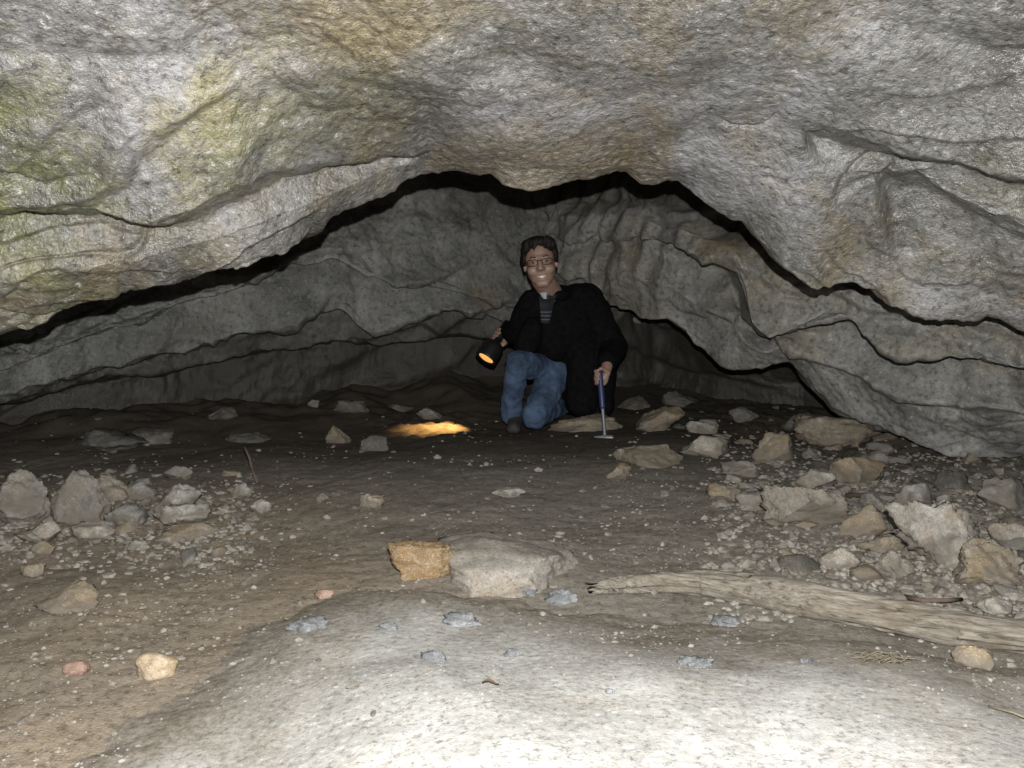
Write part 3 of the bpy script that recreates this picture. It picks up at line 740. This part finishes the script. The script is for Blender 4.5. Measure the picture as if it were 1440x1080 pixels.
hL = Vector((anL.x+.01, anL.y+.04, .02)); PR('shoe', shoe(hL, hL+Vector((.02,.12,-.02))), .006, M_shoe)
# hair
hr = [HE((0,.044,-.026),.085,.082,.097), HE((0,.015,-.05),.084,.080,.075), HE((-.028,.092,.045),.052,.027,.034), HE((.028,.092,.043),.052,.027,.036), HE((0,.101,.02),.058,.025,.05),
      HE((-.074,.035,.012),.012,.042,.028), HE((.074,.035,.012),.012,.042,.028), HE((-.055,.076,.043),.025,.030,.025), HE((.055,.076,.043),.025,.030,.025)]
PR('hair', hr, .0045, M_hair, 2, lambda q: .008*fbm(q*np.array([55,55,28]),3))
# face
bvh = BVHTree.FromPolygons([v.co+orig for v in body.data.vertices], [p.vertices[:] for p in body.data.polygons])
def face(x, y, off=.001):
    h = bvh.ray_cast(hp(x, y, .2), -Fv); return (h[0]+Fv*off) if h[0] else hp(x, y, .08)
def patch(name, xs_, yfun, ny, mat, off, parent=body):
    V = []; n_ = len(xs_)
    for x_ in xs_:
        y0, y1 = yfun(x_)
        for j in range(ny): V.append(face(x_, y0+(y1-y0)*j/(ny-1), off))
    Fl = [(i*ny+j,(i+1)*ny+j,(i+1)*ny+j+1,i*ny+j+1) for i in range(n_-1) for j in range(ny-1)]
    return mobj(name, [v-orig for v in V], Fl, mat, parent)
lx = np.linspace(-.031,.031,15)
patch('lips', lx, lambda x_: (-.067+9*x_*x_-.0070*(1-(x_/.031)**2), -.067+9*x_*x_+.0060*(1-(x_/.031)**2)), 5, M_lip, .0015)
tx = np.linspace(-.024,.024,13)
patch('teeth', tx, lambda x_: (-.067+9*x_*x_-.0034*(1-(x_/.024)**2), -.066+9*x_*x_+.0036*(1-(x_/.024)**2)), 4, M_teeth, .003)
for s in (-1,1):
    ep = face(s*.031, .003, -.0045)
    V, Fl = ellip(ep-orig, Rv*.0105, U*.0030, Fv*.007); e = mobj('eye', V, Fl, M_white, body)
    V, Fl = ellip(ep+Fv*.005-orig, Rv*.0060, U*.0034, Fv*.0035); mobj('pupil', V, Fl, M_hair, e)
    bx_ = np.linspace(.015,.048,8)
    patch('eyebrow', [s*q for q in bx_], lambda x_: (.0228-8*(abs(x_)-.03)**2, .0282-10*(abs(x_)-.03)**2), 3, M_hair, .002)
gl = []
for s in (-1,1):
    ring = []
    for k in range(25):
        a = 2*math.pi*k/24; cx_ = math.copysign(abs(math.cos(a))**.7, math.cos(a)); sy_ = math.copysign(abs(math.sin(a))**.7, math.sin(a))
        ring.append(hp(s*.034+.0235*cx_, .001+.0145*sy_, .100-.008*abs(cx_ if cx_*s > 0 else 0)))
    gl.append(tube(ring, [.0016]*25, 6, False)); gl.append(tube([hp(s*.057,.008,.092), hp(s*.075,.008,.05), hp(s*.080,.006,-.01)], [.0016]*3, 6))
gl.append(tube([hp(-.010,.006,.101), hp(0,.009,.105), hp(.010,.006,.101)], [.0016]*3, 6))
V, Fl = join(gl); mobj('eyeglasses', [v-orig for v in V], Fl, M_black, body)
# shirt in the open jacket front: laid on the jacket surface
jb = BVHTree.FromPolygons([v.co+orig for v in jacket.data.vertices], [p.vertices[:] for p in jacket.data.polygons])
def shirt_mat():
    k = NT('striped_shirt'); co = k.coord()
    z_ = k.n('ShaderNodeSeparateXYZ', Vector=co).outputs[2]
    fr = k.math('FRACT', k.math('MULTIPLY', z_, 60.)); st = k.math('LESS_THAN', fr, .24)
    st = k.math('MULTIPLY', st, k.math('LESS_THAN', z_, at(766,436,3.6).z))
    c = k.mix(st, (.006,.007,.009), (.075,.085,.105))
    k.put(k.b.inputs['Base Color'], c); k.b.inputs['Roughness'].default_value = .85; return k.m
M_shirt = shirt_mat(); M_tee = plain('white_tee', (.34,.36,.385), .85, .1, 40)
def on_jacket(px, py, off):
    o_ = Vector((0,0,H)); d_ = (at(px,py,3.7)-o_).normalized(); h = jb.ray_cast(o_, d_)
    p = h[0] if h[0] else at(px,py,3.66)
    return Vector((p.x, p.y-off, p.z))
def quadpatch(name, left, right, off, mat, nu=8, bow=.012):
    V = []; nv_ = len(left)
    for (a, b) in zip(left, right):
        for j in range(nu+1):
            t = j/nu; V.append(on_jacket(a[0]+(b[0]-a[0])*t, a[1]+(b[1]-a[1])*t, off+bow*math.sin(math.pi*t))-orig)
    Fl = [(i*(nu+1)+j, i*(nu+1)+j+1, (i+1)*(nu+1)+j+1, (i+1)*(nu+1)+j) for i in range(nv_-1) for j in range(nu)]
    return mobj(name, V, Fl, mat, body)
ll = [(758+t*3, 416+t*38) for t in np.linspace(0,1,16)]; rl = [(782-t*10, 414+t*40) for t in np.linspace(0,1,16)]
quadpatch('shirt', ll, rl, .006, M_shirt, bow=.008)
quadpatch('undershirt', [(756,405),(758,411),(764,420)], [(778,404),(775,411),(769,420)], .018, M_tee)

# ------------------------------------------------------------ torch (held) and its light
def lathe(prof, org, d, n=28):
    d = d.normalized(); a = Vector((0,0,1)) if abs(d.z) < .9 else Vector((1,0,0)); s = d.cross(a).normalized(); t_ = s.cross(d); V = []; Fl = []
    for (t, r) in prof:
        for k in range(n):
            th = 2*math.pi*k/n; V.append(org+d*t+(s*math.cos(th)+t_*math.sin(th))*r)
    for i in range(len(prof)-1):
        for k in range(n): Fl.append((i*n+k, i*n+(k+1)%n, (i+1)*n+(k+1)%n, (i+1)*n+k))
    return V, Fl
torch = empty('torch', gripR); tag(torch, 'lit black handheld torch shining down beside the kneeling person', 'torch')
def sub(name, VF, mat, root, par=None):
    V, Fl = VF; return mobj(name, [v-root.location for v in V], Fl, mat, par or root)
sub('barrel', lathe([(-.215,.0),(-.215,.022),(-.210,.026),(-.160,.026),(-.155,.0205),(-.092,.0205),(-.088,.034),(-.080,.044)], L, tdir), M_black, torch)
sub('lamp_head', lathe([(-.085,.040),(-.078,.050),(-.050,.054),(.0,.055),(.007,.055),(.007,.046),(.002,.038)], L, tdir), M_black, torch)
k = NT('torch_glow'); k.b.inputs['Base Color'].default_value = (.3,.2,.1,1); k.b.inputs['Emission Color'].default_value = (1,.50,.13,1)
k.b.inputs['Emission Strength'].default_value = .9
sub('lens', lathe([(.003,.0385),(.006,.032),(.008,.020),(.009,.0)], L, tdir), k.m, torch)
sp_ = bpy.data.lights.new('torch_light', 'SPOT'); sp_.energy = 175; sp_.color = (1,.56,.19); sp_.spot_size = math.radians(44); sp_.spot_blend = 1; sp_.shadow_soft_size = .010
so = bpy.data.objects.new('torch_light', sp_); C.objects.link(so); so.location = L+tdir*.030; so.rotation_euler = tdir.to_track_quat('-Z','Y').to_euler()

# ------------------------------------------------------------ geologist's hammer
ham = empty('hammer', hamB); tag(ham, 'geologist hammer with blue grip standing on its head in the hand of the kneeling person', 'hammer')
HL = (hamB-hamT).length
sub('grip', lathe([(0,0),(0,.010),(.006,.0135),(.05,.0122),(.11,.0132),(.165,.0122),(.175,.010),(.175,0)], hamT, hdir), M_blue, ham)
sub('shank', lathe([(.173,.0075),(HL-.02,.0085),(HL-.008,.010)], hamT, hdir, 12), M_steel, ham)
hc = hamB-hdir*.012; hx = Vector((1,-.25,0)).normalized()
sub('hammer_head', join([capsule(hc-hx*.046, .003, hc, .012, 12), capsule(hc, .012, hc+hx*.028, .012, 12)]), M_steel, ham)

# ------------------------------------------------------------ camera, light, world
cam = bpy.data.cameras.new('camera'); cam.sensor_width = 36; cam.lens = 18/math.tan(math.radians(32.5)); cam.clip_start = .02; cam.clip_end = 500
co_ = bpy.data.objects.new('camera', cam); C.objects.link(co_); co_.location = (0,0,H); co_.rotation_euler = (math.pi/2-PT, 0, 0); scene.camera = co_
fl = bpy.data.lights.new('camera_flash', 'SPOT'); fl.energy = 385; fl.color = (1,.992,.975); fl.spot_size = math.radians(135); fl.spot_blend = .6; fl.shadow_soft_size = .008
fo = bpy.data.objects.new('camera_flash', fl); C.objects.link(fo); fo.location = (.02,-.02,H+.115); fo.rotation_euler = (math.pi/2-PT, 0, 0)
w = bpy.data.worlds.new('World'); scene.world = w; w.use_nodes = True
sk = w.node_tree.nodes.new('ShaderNodeTexSky'); sk.sky_type = 'NISHITA'; sk.sun_disc = False; sk.sun_elevation = math.radians(50); sk.sun_rotation = math.radians(180)
bg = w.node_tree.nodes['Background']; bg.inputs['Strength'].default_value = .05; w.node_tree.links.new(sk.outputs[0], bg.inputs[0])
sn = bpy.data.lights.new('sun', 'SUN'); sn.energy = .8; sn.angle = math.radians(10); sn.color = (1,.96,.9)
s_o = bpy.data.objects.new('sun', sn); C.objects.link(s_o); s_o.rotation_euler = (math.radians(40), 0, 0)
scene.view_settings.view_transform = 'Standard'; scene.view_settings.look = 'None'; scene.view_settings.exposure = 0
